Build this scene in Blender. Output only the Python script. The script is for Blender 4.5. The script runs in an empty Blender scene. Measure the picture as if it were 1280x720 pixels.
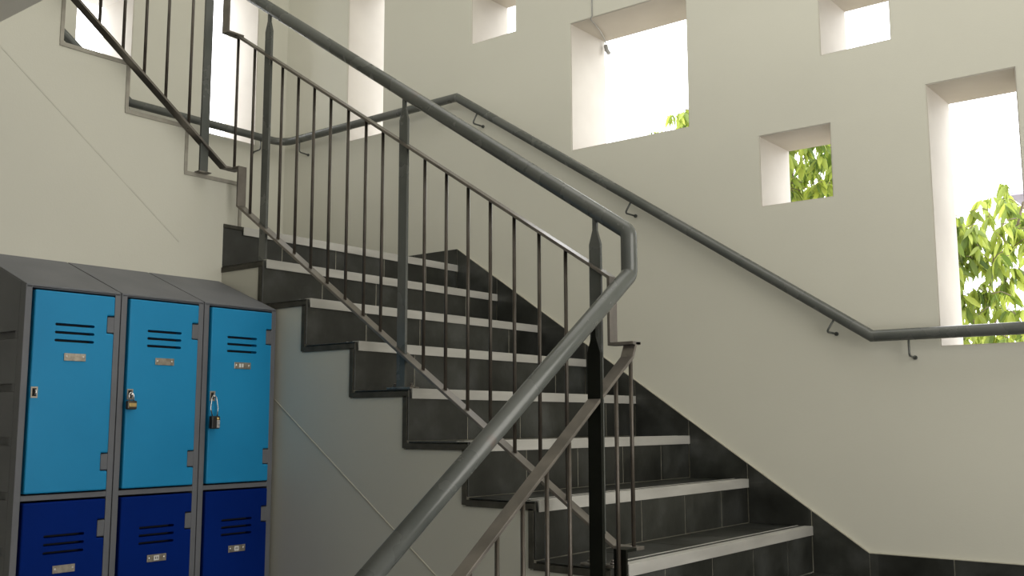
import bpy, bmesh, math, random
from mathutils import Vector, Matrix
random.seed(7)
S = bpy.context.scene
COL = S.collection

# ------------------------------------------------------------------ helpers
def V(*a): return Vector(a)

def box(bm, x0, x1, y0, y1, z0, z1, mi=0):
    vs = [bm.verts.new((x, y, z)) for x in (x0, x1) for y in (y0, y1) for z in (z0, z1)]
    for q in ((0,1,3,2),(4,6,7,5),(0,4,5,1),(2,3,7,6),(0,2,6,4),(1,5,7,3)):
        f = bm.faces.new([vs[i] for i in q]); f.material_index = mi
    return vs

def prism(bm, pts, axis, a, b, mi=0):
    """extrude polygon pts (2-D) along axis from a to b. axis 1: pts are (x,z); axis 0: pts are (y,z); axis 2: (x,y)"""
    def mk(p, t):
        if axis == 1: return (p[0], t, p[1])
        if axis == 0: return (t, p[0], p[1])
        return (p[0], p[1], t)
    A = [bm.verts.new(mk(p, a)) for p in pts]; B = [bm.verts.new(mk(p, b)) for p in pts]
    n = len(pts)
    f = bm.faces.new(A); f.material_index = mi
    f = bm.faces.new(list(reversed(B))); f.material_index = mi
    for i in range(n):
        j = (i+1) % n
        f = bm.faces.new([A[i], B[i], B[j], A[j]]); f.material_index = mi

def fillet(P, rad, seg=6):
    out = [P[0]]
    for i in range(1, len(P)-1):
        a, b, c = P[i-1], P[i], P[i+1]
        u = (a-b); w = (c-b)
        ang = u.angle(w)
        if rad <= 0 or ang > 3.1: out.append(b); continue
        d = min(rad/math.tan(ang/2), u.length*.45, w.length*.45)
        r = d*math.tan(ang/2)
        u.normalize(); w.normalize()
        p0 = b+u*d; p1 = b+w*d
        cc = b+(u+w).normalized()*(r/math.sin(ang/2))
        e0 = (p0-cc).normalized(); e1 = (p1-cc).normalized(); rr = (p0-cc).length
        for k in range(seg+1):
            t = k/seg
            out.append(cc+e0.slerp(e1, t)*rr)
    out.append(P[-1]); return out

def tube(bm, P, r, n=20, rad=0, cap=True, seg=6, mi=0):
    P = [Vector(p) for p in P]
    P = fillet(P, rad, seg) if rad else P
    T = []
    for i in range(len(P)):
        a = P[max(i-1, 0)]; b = P[min(i+1, len(P)-1)]
        if 0 < i < len(P)-1:
            t = ((P[i]-a).normalized()+(b-P[i]).normalized()).normalized()
        else: t = (b-a).normalized()
        T.append(t)
    ref = V(0,0,1) if abs(T[0].z) < .9 else V(1,0,0)
    N = (ref-T[0]*ref.dot(T[0])).normalized()
    rings = []
    for i, (p, t) in enumerate(zip(P, T)):
        if i: 
            q = T[i-1].rotation_difference(t); N = (q @ N); N = (N-t*N.dot(t)).normalized()
        Bn = t.cross(N)
        k = 1.0
        rings.append([bm.verts.new(p+(N*math.cos(2*math.pi*j/n)+Bn*math.sin(2*math.pi*j/n))*r*k) for j in range(n)])
    for a, b in zip(rings, rings[1:]):
        for j in range(n):
            f = bm.faces.new([a[j], a[(j+1) % n], b[(j+1) % n], b[j]]); f.smooth = True; f.material_index = mi
    if cap:
        f = bm.faces.new(list(reversed(rings[0]))); f.material_index = mi
        f = bm.faces.new(rings[-1]); f.material_index = mi

def flat_bar(bm, pts, plane, c, w, t):
    """folded flat bar. pts are (s,z) in a vertical plane; plane 'x' = runs along X at y=c, 'y' = runs along Y at x=c.
    w is the width across the plane, t the thickness"""
    P = [Vector((a, b)) for a, b in pts]; n = len(P)
    nor = []
    for i in range(n):
        d = []
        if i > 0: d.append((P[i]-P[i-1]).normalized())
        if i < n-1: d.append((P[i+1]-P[i]).normalized())
        ns = [Vector((-k.y, k.x)) for k in d]
        if len(ns) == 2:
            m = (ns[0]+ns[1]).normalized(); m = m/max(.3, m.dot(ns[0]))
        else: m = ns[0]
        nor.append(m)
    up = [P[i]+nor[i]*t/2 for i in range(n)]; dn = [P[i]-nor[i]*t/2 for i in range(n)]
    poly = up+list(reversed(dn))
    sec = []
    for side in (-w/2, w/2):
        row = []
        for p in poly:
            row.append(bm.verts.new((p.x, c+side, p.y) if plane == 'x' else (c+side, p.x, p.y)))
        sec.append(row)
    A, B = sec; m = len(poly)
    for i in range(m):
        j = (i+1) % m
        bm.faces.new([A[i], A[j], B[j], B[i]])
    for i in range(n-1):
        bm.faces.new([A[i], A[i+1], A[m-2-i], A[m-1-i]]); bm.faces.new([B[i+1], B[i], B[m-1-i], B[m-2-i]])

def obj(name, bm, mats, parent=None, bevel=0, seg=2, smooth=False):
    bmesh.ops.recalc_face_normals(bm, faces=bm.faces)
    off = Vector((0,0,0))
    if parent is not None:
        p = parent
        while p is not None: off += p.location; p = p.parent
    if off.length: bmesh.ops.translate(bm, verts=bm.verts, vec=-off)
    me = bpy.data.meshes.new(name); bm.to_mesh(me); bm.free()
    o = bpy.data.objects.new(name, me); COL.objects.link(o)
    for m in (mats if isinstance(mats, (list, tuple)) else [mats]): me.materials.append(m)
    if parent is not None: o.parent = parent
    if bevel:
        md = o.modifiers.new('bevel', 'BEVEL'); md.width = bevel; md.segments = seg; md.limit_method = 'ANGLE'; md.angle_limit = math.radians(40)
    return o

def thing(name, label, cat, loc, group=None):
    o = bpy.data.objects.new(name, None); COL.objects.link(o); o.location = loc; o.empty_display_size = .1
    o['label'] = label; o['category'] = cat
    if group: o['group'] = group
    return o

def struct(name, bm, mats, bevel=0):
    o = obj(name, bm, mats, None, bevel); o['kind'] = 'structure'; return o

def NB(): return bmesh.new()

# ------------------------------------------------------------------ materials
def nt(name):
    m = bpy.data.materials.new(name); m.use_nodes = True
    t = m.node_tree; b = t.nodes['Principled BSDF']; return m, t, b

def mottled(name, c1, c2, scale=3, rough=.6, metal=0, bump=0, bscale=200, detail=6, rvar=0, coat=0, lo=.35, hi=.65, spec=.5, stretch=None):
    m, t, b = nt(name)
    g = t.nodes.new('ShaderNodeNewGeometry')
    src = g.outputs['Position']
    if stretch:
        mp = t.nodes.new('ShaderNodeMapping'); mp.inputs['Scale'].default_value = stretch; t.links.new(src, mp.inputs[0]); src = mp.outputs[0]
    n = t.nodes.new('ShaderNodeTexNoise'); n.inputs['Scale'].default_value = scale; n.inputs['Detail'].default_value = detail
    t.links.new(src, n.inputs['Vector'])
    r = t.nodes.new('ShaderNodeValToRGB'); r.color_ramp.elements[0].color = (*c1, 1); r.color_ramp.elements[1].color = (*c2, 1)
    r.color_ramp.elements[0].position = lo; r.color_ramp.elements[1].position = hi
    t.links.new(n.outputs['Fac'], r.inputs[0]); t.links.new(r.outputs[0], b.inputs['Base Color'])
    b.inputs['Roughness'].default_value = rough; b.inputs['Metallic'].default_value = metal
    b.inputs['Specular IOR Level'].default_value = spec
    b.inputs['Coat Weight'].default_value = coat
    if rvar:
        mr = t.nodes.new('ShaderNodeMapRange'); mr.inputs['To Min'].default_value = rough-rvar; mr.inputs['To Max'].default_value = rough+rvar
        t.links.new(n.outputs['Fac'], mr.inputs[0]); t.links.new(mr.outputs[0], b.inputs['Roughness'])
    if bump:
        n2 = t.nodes.new('ShaderNodeTexNoise'); n2.inputs['Scale'].default_value = bscale; t.links.new(g.outputs['Position'], n2.inputs['Vector'])
        bp = t.nodes.new('ShaderNodeBump'); bp.inputs['Strength'].default_value = bump; bp.inputs['Distance'].default_value = .002
        t.links.new(n2.outputs['Fac'], bp.inputs['Height']); t.links.new(bp.outputs[0], b.inputs['Normal'])
    return m

def slate(name, tint=1.0):
    m, t, b = nt(name)
    g = t.nodes.new('ShaderNodeNewGeometry')
    n = t.nodes.new('ShaderNodeTexNoise'); n.inputs['Scale'].default_value = 5; n.inputs['Detail'].default_value = 8; n.inputs['Roughness'].default_value = .6
    t.links.new(g.outputs['Position'], n.inputs['Vector'])
    r = t.nodes.new('ShaderNodeValToRGB')
    e = r.color_ramp.elements
    e[0].position = .3; e[0].color = (.010*tint, .011*tint, .008*tint, 1); e[1].position = .72; e[1].color = (.088*tint, .092*tint, .088*tint, 1)
    k = e.new(.5); k.color = (.036*tint, .038*tint, .033*tint, 1)
    t.links.new(n.outputs['Fac'], r.inputs[0])
    # every tile a little different in tone
    mp = t.nodes.new('ShaderNodeVectorMath'); mp.operation = 'SNAP'; mp.inputs[1].default_value = (.2595, .3, .17)
    ad = t.nodes.new('ShaderNodeVectorMath'); ad.operation = 'ADD'; ad.inputs[1].default_value = (.01, .0, .012)
    t.links.new(g.outputs['Position'], ad.inputs[0]); t.links.new(ad.outputs[0], mp.inputs[0])
    wn = t.nodes.new('ShaderNodeTexWhiteNoise'); t.links.new(mp.outputs[0], wn.inputs[0])
    mr = t.nodes.new('ShaderNodeMapRange'); mr.inputs['To Min'].default_value = .75; mr.inputs['To Max'].default_value = 1.3
    t.links.new(wn.outputs['Value'], mr.inputs[0])
    mx = t.nodes.new('ShaderNodeVectorMath'); mx.operation = 'SCALE'
    t.links.new(r.outputs[0], mx.inputs[0]); t.links.new(mr.outputs[0], mx.inputs['Scale'])
    t.links.new(mx.outputs[0], b.inputs['Base Color'])
    b.inputs['Roughness'].default_value = .36
    n2 = t.nodes.new('ShaderNodeTexNoise'); n2.inputs['Scale'].default_value = 25; n2.inputs['Detail'].default_value = 6; t.links.new(g.outputs['Position'], n2.inputs['Vector'])
    bp = t.nodes.new('ShaderNodeBump'); bp.inputs['Strength'].default_value = .35; bp.inputs['Distance'].default_value = .003
    t.links.new(n2.outputs['Fac'], bp.inputs['Height']); t.links.new(bp.outputs[0], b.inputs['Normal'])
    return m

M = {}
M['plaster'] = mottled('painted_plaster', (.60,.59,.515), (.63,.62,.54), 1.3, .62, bump=.12, bscale=160)
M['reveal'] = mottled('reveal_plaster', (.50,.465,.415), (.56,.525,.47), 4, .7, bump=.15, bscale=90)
M['soffit'] = mottled('soffit_plaster', (.70,.68,.63), (.75,.73,.68), 2, .8)
M['joint'] = mottled('plaster_joint', (.44,.42,.34), (.54,.52,.43), 30, .7)
M['joint_faint'] = mottled('faint_plaster_joint', (.53,.52,.45), (.60,.59,.51), 12, .65)
M['slate'] = slate('slate_tile', .68)
M['grout'] = mottled('cement_grout', (.26,.25,.20), (.40,.38,.31), 40, .9)
M['nosing'] = mottled('aluminium_nosing', (.46,.45,.425), (.56,.55,.52), 20, .42, metal=.25, rvar=.06, stretch=(1, .2, 1))
M['groove'] = mottled('nosing_groove', (.03,.03,.028), (.05,.05,.045), 20, .8)
M['trim'] = mottled('tile_edge_trim', (.050,.048,.038), (.080,.076,.062), 25, .6, metal=0, spec=.2)
M['trim_light'] = mottled('light_edge_trim', (.30,.28,.24), (.38,.36,.31), 25, .5, metal=.1)
M['rail'] = mottled('grey_rail_paint', (.080,.087,.081), (.118,.124,.116), 5, .27, metal=.0, rvar=.07, coat=0)
_rp = [n for n in M['rail'].node_tree.nodes if n.type == 'VALTORGB'][0].color_ramp
_e = _rp.elements.new(.74); _e.color = (.155, .098, .075, 1)      # worn brown patches on the grey paint
M['black_paint'] = mottled('black_paint', (.004,.005,.003), (.008,.009,.006), 12, .5, spec=.15)
M['bar'] = mottled('brownish_steel', (.135,.122,.108), (.20,.18,.158), 14, .36, metal=.5, rvar=.08)
M['baluster'] = mottled('baluster_steel', (.058,.048,.038), (.085,.072,.058), 20, .35, metal=.3, rvar=.08)
M['bolt'] = mottled('bolt_steel', (.12,.11,.1), (.3,.28,.26), 50, .4, metal=.9)
M['grey_plastic'] = mottled('locker_grey', (.125,.13,.145), (.15,.155,.17), 6, .55, bump=.1, bscale=400)
M['groove_dark'] = mottled('locker_shadow_gap', (.012,.012,.013), (.016,.016,.017), 6, .8)
M['door_light'] = mottled('locker_light_blue', (.006,.235,.49), (.009,.26,.53), 3, .5, spec=.3, bump=.06, bscale=500)
M['door_dark'] = mottled('locker_dark_blue', (.0008,.016,.150), (.001,.019,.175), 3, .6, spec=.05, bump=.06, bscale=500)
M['plate'] = mottled('stainless_plate', (.34,.30,.25), (.5,.45,.38), 60, .35, metal=.8)
M['rivet'] = mottled('rivet_metal', (.6,.58,.55), (.75,.72,.7), 60, .3, metal=.9)
M['sticker'] = mottled('white_sticker', (.7,.7,.68), (.78,.78,.76), 60, .6)
M['ink'] = mottled('sticker_ink', (.12,.1,.1), (.2,.18,.17), 60, .7)
M['brass'] = mottled('brass', (.62,.44,.18), (.75,.56,.25), 40, .35, metal=.9)
M['pad_dark'] = mottled('padlock_case', (.05,.042,.035), (.1,.085,.07), 50, .4, metal=.6)
M['chrome'] = mottled('chrome', (.6,.6,.6), (.7,.7,.7), 40, .18, metal=1)
M['black'] = mottled('black_plastic', (.01,.01,.01), (.02,.02,.02), 50, .4)
M['dial'] = mottled('dial_grey', (.35,.35,.35), (.5,.5,.5), 200, .5)
M['earth'] = mottled('earth', (.18,.15,.1), (.28,.24,.17), 2, .95)
M['bark'] = mottled('bark', (.12,.09,.06), (.2,.16,.11), 12, .9, bump=.5, bscale=30)
M['white_render'] = mottled('white_render', (.78,.78,.78), (.85,.85,.85), 2, .9)
M['eave'] = mottled('eave_grey', (.3,.28,.36), (.35,.33,.4), 5, .8)
M['cable'] = mottled('cable_sheath', (.3,.3,.29), (.4,.4,.38), 20, .5)

def leaf_mat(name, a, b_):
    m, t, b = nt(name)
    oi = t.nodes.new('ShaderNodeNewGeometry')
    r = t.nodes.new('ShaderNodeValToRGB'); r.color_ramp.elements[0].color = (*a, 1); r.color_ramp.elements[1].color = (*b_, 1)
    t.links.new(oi.outputs['Random Per Island'], r.inputs[0]); t.links.new(r.outputs[0], b.inputs['Base Color'])
    tr = t.nodes.new('ShaderNodeBsdfTranslucent'); mx = t.nodes.new('ShaderNodeMixShader'); mx.inputs[0].default_value = .5
    t.links.new(r.outputs[0], tr.inputs[0]); t.links.new(b.outputs[0], mx.inputs[1]); t.links.new(tr.outputs[0], mx.inputs[2])
    t.links.new(mx.outputs[0], t.nodes['Material Output'].inputs[0])
    b.inputs['Roughness'].default_value = .45
    return m
M['leaf'] = leaf_mat('leaf', (.10,.17,.03), (.55,.62,.12))

# ------------------------------------------------------------------ layout numbers
r = .17; g = .2595; W = 1.424            # middle flight
r2 = .183; g2 = .26                      # upper flight
g3 = .2345                               # lower flight
GZ = -1.02                               # ground floor
XU = -1.8165                             # side face of the upper flight
LZ = 8*r                                 # upper landing 1.36
XF = -3.22                               # wall beyond the landing
XR = 2.3; YF = -4.6; TOP = 4.7
TH = .295

# ------------------------------------------------------------------ walls with window openings
def wall_cells(bm, a0, a1, z0, z1, holes, mk):
    xs = sorted({a0, a1, *[h[0] for h in holes], *[h[1] for h in holes]})
    zs = sorted({z0, z1, *[h[2] for h in holes], *[h[3] for h in holes]})
    def solid(i, j):
        if i < 0 or j < 0 or i >= len(xs)-1 or j >= len(zs)-1: return False
        cx = (xs[i]+xs[i+1])/2; cz = (zs[j]+zs[j+1])/2
        return not any(h[0] < cx < h[1] and h[2] < cz < h[3] for h in holes)
    cache = {}
    def vt(x, z, d):
        k = (x, z, d)
        if k not in cache: cache[k] = bm.verts.new(mk(x, z, d))
        return cache[k]
    for i in range(len(xs)-1):
        for j in range(len(zs)-1):
            if not solid(i, j): continue
            x0, x1, z0_, z1_ = xs[i], xs[i+1], zs[j], zs[j+1]
            for d in (0, TH):
                bm.faces.new([vt(x0,z0_,d), vt(x1,z0_,d), vt(x1,z1_,d), vt(x0,z1_,d)])
            for (di, dj, pa, pb) in ((-1,0,(x0,z0_),(x0,z1_)), (1,0,(x1,z0_),(x1,z1_)), (0,-1,(x0,z0_),(x1,z0_)), (0,1,(x0,z1_),(x1,z1_))):
                if not solid(i+di, j+dj):
                    bm.faces.new([vt(*pa,0), vt(*pb,0), vt(*pb,TH), vt(*pa,TH)])

WB = [(-2.677,-2.38,2.16,3.15), (-1.735,-1.44,2.515,2.815), (-1.109,-.483,1.842,2.472), (.11,.392,2.026,2.31), (-.165,.14,1.444,1.745), (.507,.818,.838,1.823)]
WL = [(.078,.394,2.19,2.85), (.885,1.205,2.19,3.18)]
bm = NB(); wall_cells(bm, XF-TH, XR, GZ-.1, TOP, WB, lambda x, z, d: (x, W+d, z)); struct('wall_back', bm, M['plaster'])
bm = NB(); wall_cells(bm, YF, W, GZ-.1, TOP, WL, lambda y, z, d: (XF-d, y, z)); struct('wall_left', bm, M['plaster'])
# plaster linings of the deep window reveals
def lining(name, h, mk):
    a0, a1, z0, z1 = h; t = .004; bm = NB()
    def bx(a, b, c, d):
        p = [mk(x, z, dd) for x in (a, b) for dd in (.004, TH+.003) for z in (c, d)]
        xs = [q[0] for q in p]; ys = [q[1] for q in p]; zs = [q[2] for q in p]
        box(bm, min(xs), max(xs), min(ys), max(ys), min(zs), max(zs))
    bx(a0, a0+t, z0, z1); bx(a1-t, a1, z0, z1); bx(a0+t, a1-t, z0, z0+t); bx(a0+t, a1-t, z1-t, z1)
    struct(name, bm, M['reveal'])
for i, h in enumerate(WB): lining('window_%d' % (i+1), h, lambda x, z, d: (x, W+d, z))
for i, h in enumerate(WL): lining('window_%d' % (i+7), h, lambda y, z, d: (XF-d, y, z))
bm = NB(); box(bm, XR, XR+.2, YF, W+TH, GZ-.1, TOP); struct('wall_right', bm, M['plaster'])
bm = NB(); box(bm, XF-TH, XR+.2, YF-.2, YF, GZ-.1, TOP); struct('wall_front', bm, M['plaster'])
bm = NB(); box(bm, XF-TH, XR+.2, YF-.2, W+TH, TOP, TOP+.2); struct('ceiling', bm, M['plaster'])
# first floor slab over the ground floor: its edge crosses the top left corner
bm = NB(); box(bm, XU+.006, XR-.002, YF+.002, -.99, 1.85, 2.38); struct('ceiling', bm, M['soffit'])
bm = NB(); box(bm, XU+.002, XR-.002, YF+.002, -1.42, GZ-.08, GZ); struct('floor', bm, M['slate'])
bm = NB(); box(bm, XU+.002, 0, -1.42, -.002, GZ-.08, GZ); struct('floor', bm, M['slate'])

# ------------------------------------------------------------------ staircase flights
JY = [.3, .6, .9, 1.185]
def tiled_riser(bm, x, z0, z1, y0, y1, t=.02):
    """tiles facing +X with light grout between"""
    box(bm, x-t, x-.0025, y0, y1, z0, z1, 1)
    ys = [y0]+[y for y in JY if y0+.02 < y < y1-.02]+[y1]
    for a, b in zip(ys, ys[1:]):
        box(bm, x-.012, x, a+(.0024 if a > y0 else 0), b-(.0024 if b < y1 else 0), z0+.002, z1, 0)
def tiled_tread(bm, x0, x1, z, y0, y1, t=.025):
    box(bm, x0, x1-.001, y0, y1, z-t, z-.002, 1)
    ys = [y0]+[y for y in JY if y0+.02 < y < y1-.02]+[y1]
    for a, b in zip(ys, ys[1:]):
        box(bm, x0+.002, x1-.001, a+(.0024 if a > y0 else 0), b-(.0024 if b < y1 else 0), z-.012, z, 0)

mid = thing('stair_flight', 'middle flight of dark slate steps with pale metal nosings climbing along the window wall', 'staircase', (XU/2, .7, GZ))
# painted masonry under the steps, flush with the open edge
pts = [(-.02, GZ)]
for k in range(1, 8):
    x = -(k-1)*g-.021; z = k*r-.026
    pts += [(x, (k-1)*r-.026 if k > 1 else GZ), (x, z)]
pts += [(-7*g-.021, 7*r-.026), (-7*g-.021, GZ)]
seen = []; [seen.append(p) for p in pts if p not in seen]
core = []
for p in seen:
    core.append(p)
bm = NB(); prism(bm, core, 1, 0.0, W-.001)
obj('spandrel', bm, M['plaster'], mid)
bm = NB()   # slanting joint line between slab and infill
a = V(-1.444, 0, .640); b = V(-.50, 0, -.012); d = (b-a).normalized(); nn = V(-d.z, 0, d.x)
a = a-d*.42; b = b+d*1.0; b = a+d*min((b-a).length, (GZ+.02-a.z)/d.z)
vs = []
for p in (a, b):
    for s in (-1, 1): vs.append(bm.verts.new(p+nn*s*.0022+V(0,-.0012,0)))
    for s in (-1, 1): vs.append(bm.verts.new(p+nn*s*.0040+V(0,.001,0)))
for q in ((0,1,5,4),(0,4,6,2),(1,3,7,5),(0,2,3,1),(4,5,7,6)): bm.faces.new([vs[i] for i in q])
obj('joint_line', bm, M['joint'], mid)
for k in range(1, 9):
    x = -(k-1)*g; z = k*r
    y1 = W-.012
    bm = NB(); tiled_riser(bm, x-.001, z-r, z-.002, 0, y1)
    obj('riser', bm, [M['slate'], M['grout']], mid, .0015)
    xe = -k*g+.0 if k < 8 else XU+.0
    if k < 8:
        bm = NB(); tiled_tread(bm, xe-.0, x-.001, z, 0, y1); obj('tread', bm, [M['slate'], M['grout']], mid, .0012)
    ys = .012
    if k == 1: ys = .085
    if k == 8: ys = .095
    bm = NB()
    pr_ = [(x+.006, z+.003), (x+.006, z-.031), (x+.002, z-.031), (x-.001, z-.004), (x-.060, z-.004), (x-.060, z+.003), (x-.052, z+.003), (x-.052, z+.001), (x-.028, z+.001), (x-.028, z+.003)]
    prism(bm, pr_, 1, ys, y1)
    ns = obj('nosing', bm, M['nosing'], mid, .0008)
    bm = NB(); box(bm, x-.051, x-.029, ys+.002, y1-.002, z+.0005, z+.0022); obj('anti_slip_insert', bm, M['groove'], ns)
# dark metal angle along the open edge of the steps
bm = NB()
for k in range(1, 9):
    x = -(k-1)*g; z = k*r; w = .0035
    if k < 8: box(bm, x-.024, x-.006, -w, .0, z-r-.022, z-.022)
    if k < 8: box(bm, -k*g-.006, x+.001, -w, .0, z-.026, z-.006)
obj('edge_trim', bm, M['trim'], mid)
bm = NB(); box(bm, -7*g-.0, -7*g+.004, .0, .09, LZ-.012, LZ+.002); obj('edge_trim', bm, M['trim'], mid)

# landings
bm = NB(); box(bm, XF+.001, XU-.0215, .001, W-.001, LZ-.20, LZ-.001); struct('floor', bm, M['slate'])
bm = NB(); box(bm, .002, XR-.002, .001, W-.001, -.2, 0); struct('floor', bm, M['slate'])

# skirting tiles on the window wall
def skirt():
    bm = NB(); t = .012; y0 = W-t; y1 = W-.0005
    sl = (1.447-.087)/(-1.82-.217)
    top = lambda x: .087+(x-.217)*sl
    xs = [.217, .004]+[-(k)*g for k in range(1, 7)]+[XU+.002]
    for k in range(0, 8):
        xa = .217 if k == 0 else -(k-1)*g+.001; xb = -k*g+.001 if k < 7 else XU
        z = k*r
        lo = z
        if k == 0: 
            prism(bm, [(.217, 0), (.217, top(.217)), (.003, top(.003)), (.003, 0)], 1, y0, y1); continue
        prism(bm, [(xa-.0015, lo), (xa-.0015, top(xa)), (xb+.0015, top(xb)), (xb+.0015, lo)], 1, y0, y1)
        prism(bm, [(xa+.0015, z-r+.0), (xa+.0015, top(xa)-.001), (xa-.0015, top(xa)-.001), (xa-.0015, z-r)], 1, y0+.002, y1, 1)
    x = .217
    while x < XR-.05:
        x2 = min(x+.298, XR-.003)
        prism(bm, [(x+.0015, 0), (x+.0015, .087), (x2-.0015, .087), (x2-.0015, 0)], 1, y0, y1)
        prism(bm, [(x-.0015, 0), (x-.0015, .086), (x+.0015, .086), (x+.0015, 0)], 1, y0+.002, y1, 1)
        x = x2
    x = XU
    while x > XF+.05:
        x2 = max(x-.3, XF+.003)
        prism(bm, [(x-.0015, LZ), (x-.0015, LZ+.087), (x2+.0015, LZ+.087), (x2+.0015, LZ)], 1, y0, y1)
        prism(bm, [(x+.0015, LZ), (x+.0015, LZ+.086), (x-.0015, LZ+.086), (x-.0015, LZ)], 1, y0+.002, y1, 1)
        x = x2
    o = struct('baseboard_back', bm, [M['slate'], M['grout']], .001)
skirt()
# pale grout bead on top of the sloping skirting
bm = NB(); sl = (1.447-.087)/(-1.82-.217)
prism(bm, [(.217,.0872),(.217,.091),(XU,.091+(XU-.217)*sl),(XU,.0872+(XU-.217)*sl)], 1, W-.010, W-.0004)
prism(bm, [(.217,.0872),(.217,.090),(XR-.003,.090),(XR-.003,.0872)], 1, W-.010, W-.0004)
struct('trim_1', bm, M['joint'])

# upper flight (seen from its side and from below)
up = thing('stair_flight', 'upper flight turning left off the landing, white side wall with sawtooth metal edge', 'staircase', ((XF+XU)/2, -.6, GZ))
y1u = .082; NU = 6
pts = [(W-.002 if False else y1u-.012, GZ)]
pts = [(-.0005, GZ), (-.0005, LZ), (y1u-.010, LZ)]
for j in range(1, NU+1):
    y = y1u-(j-1)*g2-.010; z = LZ+j*r2-.012
    pts += [(y, LZ+(j-1)*r2-.012 if j > 1 else LZ), (y, z)]
ye = y1u-NU*g2-.01
pts += [(ye, pts[-1][1]), (YF+.01, pts[-1][1]), (YF+.01, GZ)]
core = []; [core.append(p) for p in pts if p not in core]
bm = NB(); prism(bm, core, 0, XF+.001, XU); obj('side_wall', bm, M['plaster'], up)
for j in range(1, NU+1):
    y = y1u-(j-1)*g2; z = LZ+j*r2
    bm = NB(); box(bm, XF+.002, XU-.004, y-.0098, y, z-r2+.001, z-.0125, 0); obj('riser', bm, M['slate'], up)
    bm = NB(); box(bm, XF+.002, XU-.004, y-g2+.001, y+.0, z-.0115, z, 0); obj('tread', bm, M['slate'], up)
    bm = NB(); box(bm, XF+.012, XU-.02, y-.04, y+.004, z, z+.003); box(bm, XF+.012, XU-.02, y+.0002, y+.004, z-.03, z); obj('nosing', bm, M['nosing'], up)
bm = NB()
for j in range(1, NU+1):
    y = y1u-(j-1)*g2; z = LZ+j*r2
    box(bm, XU-.004, XU+.004, y-.013, y+.001, z-r2-.0, z-.012)
    box(bm, XU-.004, XU+.004, y-g2-.012, y+.001, z-.014, z+.002)
obj('edge_trim', bm, M['trim_light'], up, .001)
bm = NB(); a = V(XU, -.955, 1.866); b = V(XU, -.20, 1.262); d = (b-a).normalized(); nn = V(0, -d.z, d.y)
vs = []
for p in (a, b):
    for s in (-1, 1): vs.append(bm.verts.new(p+nn*s*.0024+V(.0008,0,0)))
    for s in (-1, 1): vs.append(bm.verts.new(p+nn*s*.0034+V(-.001,0,0)))
for q in ((0,1,5,4),(0,4,6,2),(1,3,7,5),(0,2,3,1),(4,5,7,6)): bm.faces.new([vs[i] for i in q])
obj('joint_line', bm, M['joint_faint'], up)

# lower flight down to the ground floor
low = thing('stair_flight', 'lower flight of slate steps going down to the ground floor beside the near railing', 'staircase', (XR/2, -.7, GZ))
pts = [(-.001, GZ), (-.001, -.026)]
for j in range(1, 6):
    y = -(j-1)*g3-.021-.0; z = -(j)*r-.026
    pts += [(-(j)*g3+0.0+.021 if False else -(j-1)*g3-.021, -(j-1)*r-.026), (-(j-1)*g3-.021, z)]
pts += [(-5*g3-.021, -5*r-.026), (-5*g3-.021, GZ)]
core = []; [core.append(p) for p in pts if p not in core]
bm = NB(); prism(bm, core, 0, .002, XR-.003); obj('spandrel', bm, M['plaster'], low)
for j in range(1, 7):
    y = -(j-1)*g3; z = -(j-1)*r      # riser j drops from z to z-r, facing -Y
    bm = NB(); box(bm, .002, XR-.003, y-.021, y-.0195+.019, z-r+.001, z-.027 if j > 0 else z, 0); obj('riser', bm, M['slate'], low)
    if j < 6:
        bm = NB(); box(bm, .002, XR-.003, y-g3-.021, y-.022, z-r-.025, z-r, 0); obj('tread', bm, M['slate'], low)
        bm = NB(); box(bm, .03, XR-.01, y-g3-.026, y-g3+.03, z-r, z-r+.003); box(bm, .03, XR-.01, y-g3-.026, y-g3-.0215, z-r-.03, z-r); obj('nosing', bm, M['nosing'], low)

# ------------------------------------------------------------------ welded steel stair railing
YB = .02; XC = .064; XB = -1.79
rl = thing('stair_railing', 'grey steel railing with tube handrail and thin balusters on the stairs open side', 'railing', (XB/2, YB, r))
s3 = .725; su = .757
zt = lambda x: 1.105+(XC-x)*.670           # tube on the middle flight
bm = NB()
tube(bm, [(XB, -.93, 2.62+.93*su), (XB, YB, 2.60), (XB, YB, zt(XB)), (XC, YB, 1.108), (XC, YB, .985), (XC, -1.42, .985-1.43*s3)], .0235, 28, .030, seg=7)
obj('handrail', bm, M['rail'], rl)
# middle flight bars
zb = lambda x: .231+(.012-x)*.6835
ztop = lambda x: .984+(.0-x)*.6495
BW = .040; BT = .009
bm = NB(); flat_bar(bm, [(XB-.0, ztop(XB)), (.004, ztop(.004)), (.004, .790), (XC+.020, .790)], 'x', YB, BW, BT)
o = obj('top_rail', bm, M['bar'], rl, .001)
bm = NB(); flat_bar(bm, [(XB-.02, 1.583), (-1.735, 1.583), (-1.735, zb(-1.735)), (.008, .229), (XC+.020, .229)], 'x', YB, BW, BT)
obj('bottom_rail', bm, M['bar'], rl, .001)
# lower flight bars
ztl = lambda y: .785+(y-.05)*.727
bm = NB(); flat_bar(bm, [(.042, .7905), (.020, .789), (0.0, ztl(.0)), (-1.40, ztl(-1.40))], 'y', XC, BW, BT-.0005); obj('top_rail', bm, M['bar'], rl, .001)
bm = NB(); flat_bar(bm, [(.0, .2285), (-.050, .2285), (-.050, .055), (-1.40, .055-1.35*.727)], 'y', XC, BW, BT-.0005); obj('bottom_rail', bm, M['black_paint'], rl, .001)['label'] = 'black painted lower bar'
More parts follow.
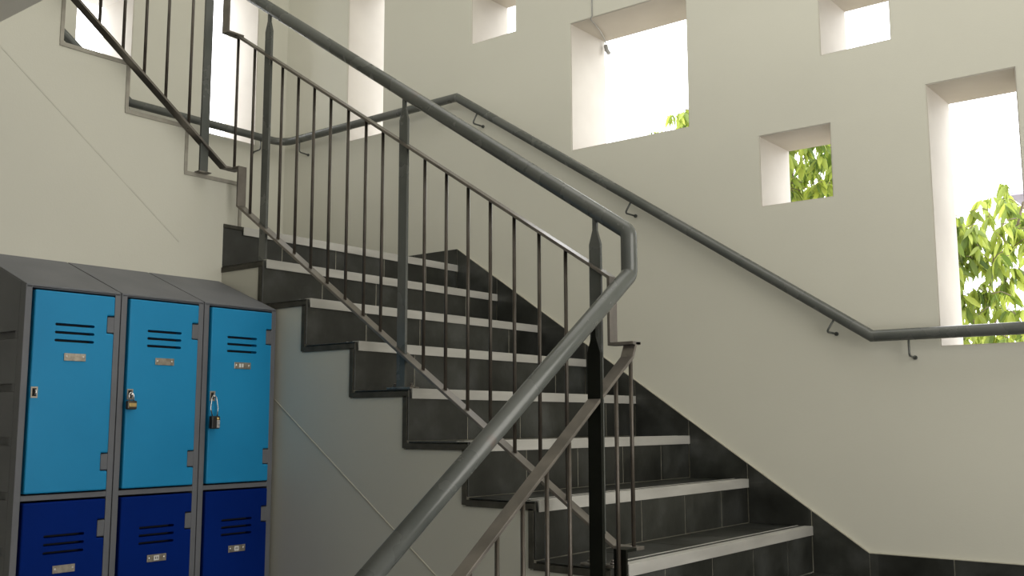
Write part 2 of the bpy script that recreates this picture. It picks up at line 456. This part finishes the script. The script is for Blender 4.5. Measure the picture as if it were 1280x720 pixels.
# upper flight bars
zbu = lambda y: 1.578+(-.030-y)*su
bm = NB(); flat_bar(bm, [(.0, 1.5835), (-.030, 1.5835), (-.93, zbu(-.93))], 'y', XB, BW, BT-.0005); obj('bottom_rail', bm, M['bar'], rl, .001)
bm = NB(); flat_bar(bm, [(.035, 2.145), (-.040, 2.145), (-.040, 2.32), (-.93, 2.32+.89*su)], 'y', XB, BW, BT-.0005); obj('top_rail', bm, M['bar'], rl, .001)
def rod(x, y, z0, z1):
    bm = NB(); tube(bm, [(x, y, z0), (x, y, z1)], .0058, 12); obj('baluster', bm, M['baluster'], rl)
for x in (-1.675, -1.497, -1.400, -1.306, -1.212, -1.116, -1.022, -.936, -.733, -.635, -.540, -.447, -.351, -.255, -.157):
    rod(x, YB, zb(x), ztop(x)-.002)
rod(XC, YB-.002, .23, .788)
rod(XC, -.060, .0475, ztl(-.060)-.003)
y = -.285
while y > -1.36:
    rod(XC, y, .055+(y+.05)*.727, ztl(y)-.003); y -= .0965
rod(XB, YB+.003, 1.585, 2.145)
for y in (-.195, -.300, -.394, -.484, -.580, -.676, -.772, -.868): rod(XB, y, zbu(y), 2.32+(-.04-y)*su)
def post(x, y, z0, z1, along, w=.036, t=.011, bolt=True, black=False):
    bm = NB(); c = x if along == 'x' else y
    zz = z1-.085
    prof = [(c-w/2, z0), (c-w/2, zz), (c-w*.18, zz+.042), (c-w*.18, z1), (c+w*.18, z1), (c+w*.18, zz+.042), (c+w/2, zz), (c+w/2, z0)]
    if along == 'x': prism(bm, prof, 1, y-t/2, y+t/2)
    else: prism(bm, prof, 0, x-t/2, x+t/2)
    po = obj('post', bm, M['black_paint'] if black else M['rail'], rl, .0012)
    if black: po['label'] = 'black painted post under the near sloping handrail'
    if not bolt: return
    bm = NB(); bx, by = (.055, .022) if along == 'x' else (.022, .055)
    box(bm, x-bx, x+bx, y-by+.006, y+by+.006, z0-.001, z0+.006)
    pl = obj('base_plate', bm, M['bolt'], rl, .001)
    for s in (-1, 1):
        bm = NB(); dx, dy = (s*.038, .008) if along == 'x' else (.0, s*.038)
        tube(bm, [(x+dx, y+dy, z0+.005), (x+dx, y+dy, z0+.013)], .008, 6); tube(bm, [(x+dx, y+dy, z0+.013), (x+dx, y+dy, z0+.020)], .004, 10)
        obj('bolt', bm, M['bolt'], pl)
for x, k in ((-1.587, 7), (-.832, 4), (-.050, 1)): post(x, YB, k*r+.002, zt(x)-.012, 'x', .039, bolt=(k != 7))
post(XC, -.162, -.17+.003, .985-(YB+.162)*s3-.014, 'x', .042, .012, black=True)
post(XC, -1.28, -1.02+.003, .985-(YB+1.28)*s3-.014, 'x', .042, .012, black=True)
post(XB, -.122, LZ+r2+.001, 2.60+(.122+YB)*su-.014, 'y', bolt=False)
bm = NB(); box(bm, XB-.016, XB+.016, -.150, -.094, LZ+r2-.001, LZ+r2+.004); obj('base_plate', bm, M['bolt'], rl, .001)

# ------------------------------------------------------------------ handrail fixed to the walls
YW = 1.354; XW = -3.15
wr = thing('wall_handrail', 'grey tube handrail fixed to the window wall on small bent brackets', 'handrail', (-.7, YW, 1.5))
zw = lambda x: .884+(.287-x)*.6496
path = [(XW, -.75, 2.222+(1.10)*.70), (XW, .352, 2.222), (XW, YW, 2.222), (-1.772, YW, 2.222), (.287, YW, .884), (XR-.25, YW, .884)]
bm = NB()
P = [Vector(p) for p in path]
Q = [P[0], P[1]] + fillet([P[1], P[2], P[3]], .085, 8)[1:-1] + [P[3], P[4], P[5]]
tube(bm, Q, .0225, 26)
obj('rail', bm, M['rail'], wr)
def bracket(x, slope):
    z = zw(x) if slope else (2.222 if x < -1 else .884)
    d = V(-.545, 0, -.838) if slope else V(0, 0, -1)
    bm = NB(); p = V(x, YW, z)
    a = p+d*.012; b = p+d*.078; 
    if slope: b = p+d*.072
    c = V(b.x+(.012 if slope else 0), W-.002, b.z-.004)
    tube(bm, [a, b, c], .0042, 10, .012)
    tube(bm, [(c.x, W-.006, c.z), (c.x, W-.0004, c.z)], .008, 14)
    obj('bracket', bm, M['rail'], wr)
for x in (-1.625, -.735, .155): bracket(x, True)
for x in (-3.0, -1.92, .418, 1.3): bracket(x, False)
bm = NB(); y = 1.19; tube(bm, [(XW, y, 2.21), (XW, y, 2.15), (XF+.002, y, 2.145)], .0042, 10, .012); tube(bm, [(XF+.0004, y, 2.145), (XF+.006, y, 2.145)], .008, 14); obj('bracket', bm, M['rail'], wr)

# ------------------------------------------------------------------ lockers
XL = -1.455; PITCH = .314; LW = .3110; LD = XL-XU-.003; DH = .615; DP = .637; DT = .977
def locker(idx, label, stickers):
    yr = -.013-(2-idx)*PITCH; yl = yr-LW
    L = thing('locker', label, 'locker', ((XL+XU)/2, (yl+yr)/2, GZ), 'row of grey lockers with blue doors')
    xb = XU+.003; fr = .024; t = .02
    bm = NB()
    zf = .986; zr = 1.122; zl = GZ+.09
    # side panels with shallow horizontal grooves, sloping top
    def zroof(x): return zf+(zr-zf)*(XL-x)/(XL-xb)
    for side in (0, 1):
        ya, yb_ = (yl, yl+t) if side == 0 else (yr-t, yr)
        yi, yo = (yl+.0175, yl+t) if side == 0 else (yr-t, yr-.0175)
        prism(bm, [(xb, zl), (XL-.03, zl), (XL-.03, zroof(XL-.03)), (xb, zr)], 1, yi, yo)
        box(bm, XL-.034, XL, ya, yb_, GZ+.0, zf)                          # front stile
        gz = [.838-.160*i for i in range(12)]
        edges = [z for z in gz if z > zl+.02]
        top = None; hi = None
        outer = (yl, yl+.0176) if side == 0 else (yr-.0176, yr)
        prev = None
        for z in edges:
            if prev is None:
                prism(bm, [(xb, z+.012), (XL-.034, z+.012), (XL-.034, zroof(XL-.034)), (xb, zr)], 1, *outer)
            else:
                box(bm, xb, XL-.034, *outer, z+.012, prev-.012)
            box(bm, XL-.052, XL-.034, *outer, z-.0119, z+.0119)
            prev = z
        box(bm, xb, XL-.034, *outer, zl, prev-.012)
    # sloping roof
    prism(bm, [(XL, zf-.005), (XL, zf+.004), (xb, zr+.006), (xb, zr-.010), (XL-.03, zroof(XL-.03)-.014)], 1, yl+.0012, yr-.0012)
    # front rails between doors
    for k in range(3):
        zt_ = DT-k*DP+.0; 
        box(bm, XL-.034, XL, yl+t, yr-t, zt_+.003, (zf if k == 0 else DT-(k-1)*DP-DH-.003))
    box(bm, XL-.034, XL, yl+t, yr-t, GZ+.0, DT-2*DP-DH-.003)
    box(bm, xb, XL-.034, yl+t, yr-t, zl, zl+.012)
    obj('body', bm, M['grey_plastic'], L, .002)
    bm = NB(); box(bm, xb+.001, xb+.008, yl+t+.001, yr-t-.001, zl+.013, zf-.02); obj('back_panel', bm, M['groove_dark'], L)
    cy = (yl+yr)/2
    for k in range(3):
        zt_ = DT-k*DP; zb_ = zt_-DH; a = cy-.1305; b = cy+.1305; zt_ -= .003; zb_ += .002
        mat = M['door_light'] if k == 0 else M['door_dark']
        n0 = .024   # notch depth
        poly = [(a, zb_), (a, zt_), (b, zt_), (b, zt_-.062), (b-n0, zt_-.062), (b-n0, zt_-.119), (b, zt_-.119), (b, zt_-.495), (b-n0, zt_-.495), (b-n0, zt_-.551), (b, zt_-.551), (b, zb_)]
        bm = NB(); prism(bm, poly, 0, XL-.020, XL+.010)
        dname = 'door'
        d = obj(dname, bm, mat, L, .0045, 3)
        # cut the three vent slots
        cb = NB()
        for q in range(3):
            z = zt_-.101-q*.0245; y0 = cy-.060; y1 = cy+.060
            pts = []
            for s in range(7): an = math.pi/2+math.pi*s/6; pts.append((y0+math.cos(an)*.0042, z+math.sin(an)*.0042))
            for s in range(7): an = -math.pi/2+math.pi*s/6; pts.append((y1+math.cos(an)*.0042, z+math.sin(an)*.0042))
            prism(cb, pts, 0, XL-.05, XL+.03)
        bmesh.ops.recalc_face_normals(cb, faces=cb.faces)
        cm = bpy.data.meshes.new('cut'); cb.to_mesh(cm); cb.free(); co = bpy.data.objects.new('cut', cm); COL.objects.link(co)
        me = d.data
        # put door in world position for the cut
        co.location = -Vector(L.location); co.parent = None
        d.parent = None
        md = d.modifiers.new('slots', 'BOOLEAN'); md.object = co; md.operation = 'DIFFERENCE'; md.solver = 'EXACT'
        bpy.context.view_layer.update()
        ev = d.evaluated_get(bpy.context.evaluated_depsgraph_get())
        nm = bpy.data.meshes.new_from_object(ev); nm.name = 'door'
        d.modifiers.clear(); d.data = nm; d.parent = L
        bpy.data.objects.remove(co); bpy.data.meshes.remove(cm)
        # dark louvre pocket behind the slots
        bm = NB(); box(bm, XL-.030, XL-.0205, cy-.075, cy+.075, zt_-.165, zt_-.085); obj('vent_pocket', bm, M['groove_dark'], d)
        for zz in (zt_-.0905, zt_-.523):
            bm = NB(); box(bm, XL-.025, XL+.004, b-n0+.003, b+.0005+.003, zz-.0255, zz+.0255)
            obj('hinge_lug', bm, M['grey_plastic'], L, .003)
        # label plate with two rivets
        xp = XL+.010; pc = zt_-.2
        bm = NB(); box(bm, xp-.0005, xp+.003, cy-.034+.002, cy+.038, pc-.0115, pc+.0115)
        lp = obj('label_plate', bm, M['plate'], d, .0008)
        for s in (-.024, .030):
            bm = NB(); bmesh.ops.create_uvsphere(bm, u_segments=10, v_segments=6, radius=.0035, matrix=Matrix.Translation((xp+.0028, cy+s, pc+.001)) @ Matrix.Diagonal((.5, 1, 1, 1)))
            obj('rivet', bm, M['rivet'], lp)
        if stickers[k]:
            if stickers[k] == 'a':
                bm = NB(); box(bm, xp+.0029, xp+.0034, cy-.008, cy+.011, pc-.0075, pc+.0075, 0)
                for yy in (cy-.003, cy+.0035): box(bm, xp+.0033, xp+.0037, yy, yy+.0035, pc-.0035, pc+.004, 1)
                obj('number_sticker', bm, [M['sticker'], M['ink']], lp)
            else:
                bm = NB()
                for yy in (cy-.012, cy-.001): box(bm, xp+.0029, xp+.0034, yy, yy+.007, pc-.006, pc+.007)
                obj('number_sticker', bm, M['sticker'], lp)
        # latch: metal plate with a staple at the left edge of the door
        zl_ = zt_-.310
        if k == 0 or True:
            bm = NB(); ya = a+.002
            box(bm, xp-.0005, xp+.002, ya, ya+.004, zl_-.017, zl_+.017); box(bm, xp-.0005, xp+.002, ya+.017, ya+.021, zl_-.017, zl_+.017)
            box(bm, xp-.0005, xp+.002, ya+.004, ya+.017, zl_+.012, zl_+.017); box(bm, xp-.0005, xp+.002, ya+.004, ya+.017, zl_-.017, zl_-.012)
            la = obj('latch', bm, M['plate'], d, .0005)
            bm = NB(); box(bm, xp-.0004, xp+.0004, ya+.004, ya+.017, zl_-.012, zl_+.012); obj('slot', bm, M['groove_dark'], la)
            bm = NB(); tube(bm, [(xp, ya+.0105, zl_+.006), (xp+.012, ya+.0105, zl_+.006), (xp+.012, ya+.0105, zl_-.006), (xp, ya+.0105, zl_-.006)], .0024, 8, .004); obj('staple', bm, M['chrome'], la)
    return cy
c1 = locker(0, 'leftmost grey locker, light blue upper door with an empty latch and no padlock', (0, 0, 0))
c2 = locker(1, 'middle grey locker whose light blue door is held by a brass padlock', (0, 'a', 0))
c3 = locker(2, 'grey locker in the wall corner whose light blue door has a long-shackled black padlock', ('b', 'a', 0))

# padlocks
yp = c2-.133+.0125; zl_ = DT-.310; xp = XL+.010+.012
pd = thing('padlock', 'small brass padlock hanging on the light blue door of the middle locker', 'padlock', (xp, yp+.002, zl_-.055), 'padlocks on the lockers')
bm = NB(); tube(bm, [(xp+.004, yp-.008, zl_-.026), (xp+.001, yp-.008, zl_-.004), (xp-.001, yp, zl_+.004), (xp+.001, yp+.008, zl_-.004), (xp+.004, yp+.008, zl_-.026)], .0025, 10, .006); obj('shackle', bm, M['chrome'], pd)
bm = NB(); box(bm, xp-.003, xp+.011, yp-.017, yp+.017, zl_-.052, zl_-.024); obj('case', bm, M['pad_dark'], pd, .004, 3)
bm = NB(); box(bm, xp+.0105, xp+.013, yp-.012, yp+.014, zl_-.044, zl_-.031); obj('face_plate', bm, M['brass'], pd, .001)
yp = c3-.133+.0125+.004
pd = thing('padlock', 'black combination padlock with a long thin shackle on the right-hand light blue door', 'padlock', (xp, yp, zl_-.12), 'padlocks on the lockers')
bm = NB(); tube(bm, [(xp+.004, yp-.010, zl_-.073), (xp+.002, yp-.017, zl_-.045), (xp, yp-.012, zl_-.012), (xp-.001, yp-.003, zl_+.003), (xp, yp+.008, zl_-.010), (xp+.002, yp+.013, zl_-.045), (xp+.004, yp+.009, zl_-.073)], .0021, 10, .012); obj('shackle', bm, M['chrome'], pd)
bm = NB(); box(bm, xp-.004, xp+.014, yp-.018, yp+.016, zl_-.116, zl_-.072); obj('case', bm, M['black'], pd, .004, 3)
for q in range(4):
    bm = NB(); z = zl_-.082-q*.0085; tube(bm, [(xp+.010, yp+.001, z), (xp+.010, yp+.013, z)], .0068, 12); obj('dial', bm, M['dial'] if q else M['brass'], pd)

# ------------------------------------------------------------------ loose cable above the large window
cb_ = thing('hanging_cable', 'thin grey cable coming down the wall into the top of the large square window', 'cable', (-.98, W, 2.5))
bm = NB(); tube(bm, [(-.978, W-.004, 3.1), (-.980, W-.004, 2.80), (-.979, W-.004, 2.476), (-.99, W-.002, 2.462), (-1.03, W+.14, 2.4605), (-1.085, W+.272, 2.4605), (-1.088, W+.28, 2.435)], .0028, 8, .012); obj('sheath', bm, M['cable'], cb_)
bm = NB(); tube(bm, [(-1.088, W+.28, 2.44), (-1.083, W+.28, 2.415), (-1.070, W+.28, 2.395)], .011, 12, .008); obj('connector', bm, M['cable'], cb_)

# ------------------------------------------------------------------ outside: ground, trees, neighbouring building
bm = NB(); box(bm, -14, 10, W+TH+.02, 30, GZ-.4, GZ-.12); struct('ground', bm, M['earth'])
def tree(label, base, blobs, seed, nleaf):
    rnd = random.Random(seed)
    T = thing('tree', label, 'tree', base, 'trees outside the windows')
    bx, by, bz = base
    ctr = sum((Vector(b[0]) for b in blobs), Vector())/len(blobs)
    tb = NB(); top = V(ctr.x-.1, by+.2, ctr.z-1.5)
    tube(tb, [(bx, by, bz), (bx+.08, by+.02, (bz+top.z)/2), top], .07, 10, .2); obj('trunk', tb, M['bark'], T)
    lb = NB(); bb = NB()
    for (c, rad, n) in blobs:
        c = Vector(c)
        tube(bb, [V(ctr.x-.1, by+.2, ctr.z-1.5), (V(ctr.x-.1, by+.2, ctr.z-1.2)+c)/2, c], .008, 6, .1)
        for i in range(n):
            while True:
                p = V(rnd.uniform(-1,1), rnd.uniform(-1,1), rnd.uniform(-1,1))
                if p.length < 1: break
            root = c+V(p.x*rad[0], p.y*rad[1], p.z*rad[2])
            if root.y < W+TH+.3: root.y = W+TH+.3+rnd.random()*.3
            tw = V(rnd.uniform(-1,1), rnd.uniform(-1,1), rnd.uniform(-.6,.4)).normalized()*.12
            tube(bb, [root, root+tw*.5+V(0,0,.02), root+tw], .003, 5)
            for k in range(11):
                # drooping lance-shaped leaves
                s = root+tw*(.2+.09*k)
                az = rnd.uniform(0, 2*math.pi); dr = rnd.uniform(.5, 1.35)
                d = V(math.cos(az)*math.cos(dr), math.sin(az)*math.cos(dr), -math.sin(dr))
                sd = d.cross(V(rnd.uniform(-1,1), rnd.uniform(-1,1), rnd.uniform(-.3,.3))).normalized()
                nn_ = d.cross(sd)
                Ln = rnd.uniform(.07, .125); w = Ln*rnd.uniform(.14, .20)
                prof = [(0,.15),(.25,.8),(.5,1),(.75,.7),(1,.03)]
                ring = []
                for (u, q) in prof:
                    cc = s+d*Ln*u+V(0,0,-Ln*.25*u*u)
                    ring.append((lb.verts.new(cc+sd*w*q+nn_*w*q*.35), lb.verts.new(cc), lb.verts.new(cc-sd*w*q+nn_*w*q*.35)))
                for A, B in zip(ring, ring[1:]):
                    f1 = lb.faces.new([A[0], A[1], B[1], B[0]]); f2 = lb.faces.new([A[1], A[2], B[2], B[1]]); f1.smooth = f2.smooth = True
    obj('branches', bb, M['bark'], T)
    me_bm = lb
    o = obj('foliage', me_bm, M['leaf'], T)
tree('leafy green tree filling the small square window left of the tall one', (-1.7, 4.6, GZ-.12),
     [((-1.25, 4.4, 2.45), (.42, .5, .42), 125), ((-1.95, 4.4, 2.80), (.32, .3, .14), 30), ((-1.0, 4.8, 2.0), (.4, .4, .3), 20)], 3, 0)
tree('drooping bright green tree seen through the tall window by the handrail', (-.2, 4.9, GZ-.12),
     [((-.42, 4.3, 2.30), (.17, .3, .34), 70), ((-.30, 4.3, 1.70), (.24, .3, .34), 64), ((.02, 4.5, 1.62), (.22, .3, .30), 30), ((.15, 4.8, 2.0), (.25, .4, .16), 12), ((-.50, 4.5, 3.02), (.12, .2, .05), 7), ((-.1, 4.4, 1.2), (.4, .3, .2), 30)], 5, 0)
bd = thing('building', 'pale neighbouring building with a thin grey eave edge seen through the tall window', 'building', (1.5, 13.5, GZ-.12))
bm = NB(); box(bm, -1.1, 5.5, 12.0, 15, GZ-.12, 3.42); obj('wall', bm, M['white_render'], bd)
bm = NB(); box(bm, -1.42, 5.9, 11.98-.1, 15.2, 3.50, 3.54); obj('eave', bm, M['eave'], bd)
bm = NB(); prism(bm, [(-1.3, 3.54), (5.7, 3.54), (4.2, 4.3), (.3, 4.3)], 1, 12.3, 14.8); obj('roof', bm, M['white_render'], bd)
for xx in (.4, 2.4):
    bm = NB(); box(bm, xx, xx+.9, 11.97, 11.999, .6, 1.9); obj('window_frame', bm, M['eave'], bd)

# ------------------------------------------------------------------ light
w = bpy.data.worlds.new('sky'); S.world = w; w.use_nodes = True
bg = w.node_tree.nodes['Background']; bg.inputs[0].default_value = (.97, .985, 1, 1); bg.inputs[1].default_value = SKY = 4.6
def area(name, loc, size, sy, power, col, rot=(0,0,0)):
    l = bpy.data.lights.new(name, 'AREA'); l.shape = 'RECTANGLE'; l.size = size; l.size_y = sy; l.energy = power; l.color = col
    o = bpy.data.objects.new(name, l); COL.objects.link(o); o.location = loc; o.rotation_euler = rot; return o
area('ceiling_fill', (.25, .0, TOP-.06), 3.6, 2.4, 48, (1, .98, .94))  # unseen overhead fill added for the stairwell, not a lamp fitting
area('upper_floor_daylight', (.3, YF+.12, 3.55), 4.6, 1.9, 80, (1, .985, .95), (math.radians(84), 0, math.radians(0)))

area('ground_floor_fill', (XR-.06, -2.9, .45), 2.6, 2.2, 7, (1, .985, .95), (math.radians(90), 0, math.radians(70)))  # weak fill added to lift the lower walls and spandrel, no opening here
area('side_fill', (XR-.06, -.55, 1.0), 1.7, 2.2, 50, (1, .965, .90), (math.radians(90), 0, math.radians(90)))  # added fill in front of the solid right wall, brightens left wall and lockers

# ------------------------------------------------------------------ camera (solved from the photograph)
cd = bpy.data.cameras.new('camera'); cam = bpy.data.objects.new('camera', cd); COL.objects.link(cam); S.camera = cam
cd.sensor_width = 36; cd.lens = 1269.67/1280*36; cd.clip_start = .02
F = V(-0.61472115, 0.77782445, 0.13079386); R = V(0.7843378, 0.62032794, -0.00273103); U = V(0.08325935, -0.10090774, 0.99140582)
m = Matrix((( R.x, U.x, -F.x, 1.56984867), (R.y, U.y, -F.y, -2.42214358), (R.z, U.z, -F.z, 0.57174581), (0,0,0,1)))
cam.matrix_world = m
S.view_settings.view_transform = 'Standard'; S.view_settings.look = 'None'; S.view_settings.gamma = 1; S.view_settings.exposure = 0
try: S.view_settings.use_curve_mapping = False
except Exception: pass
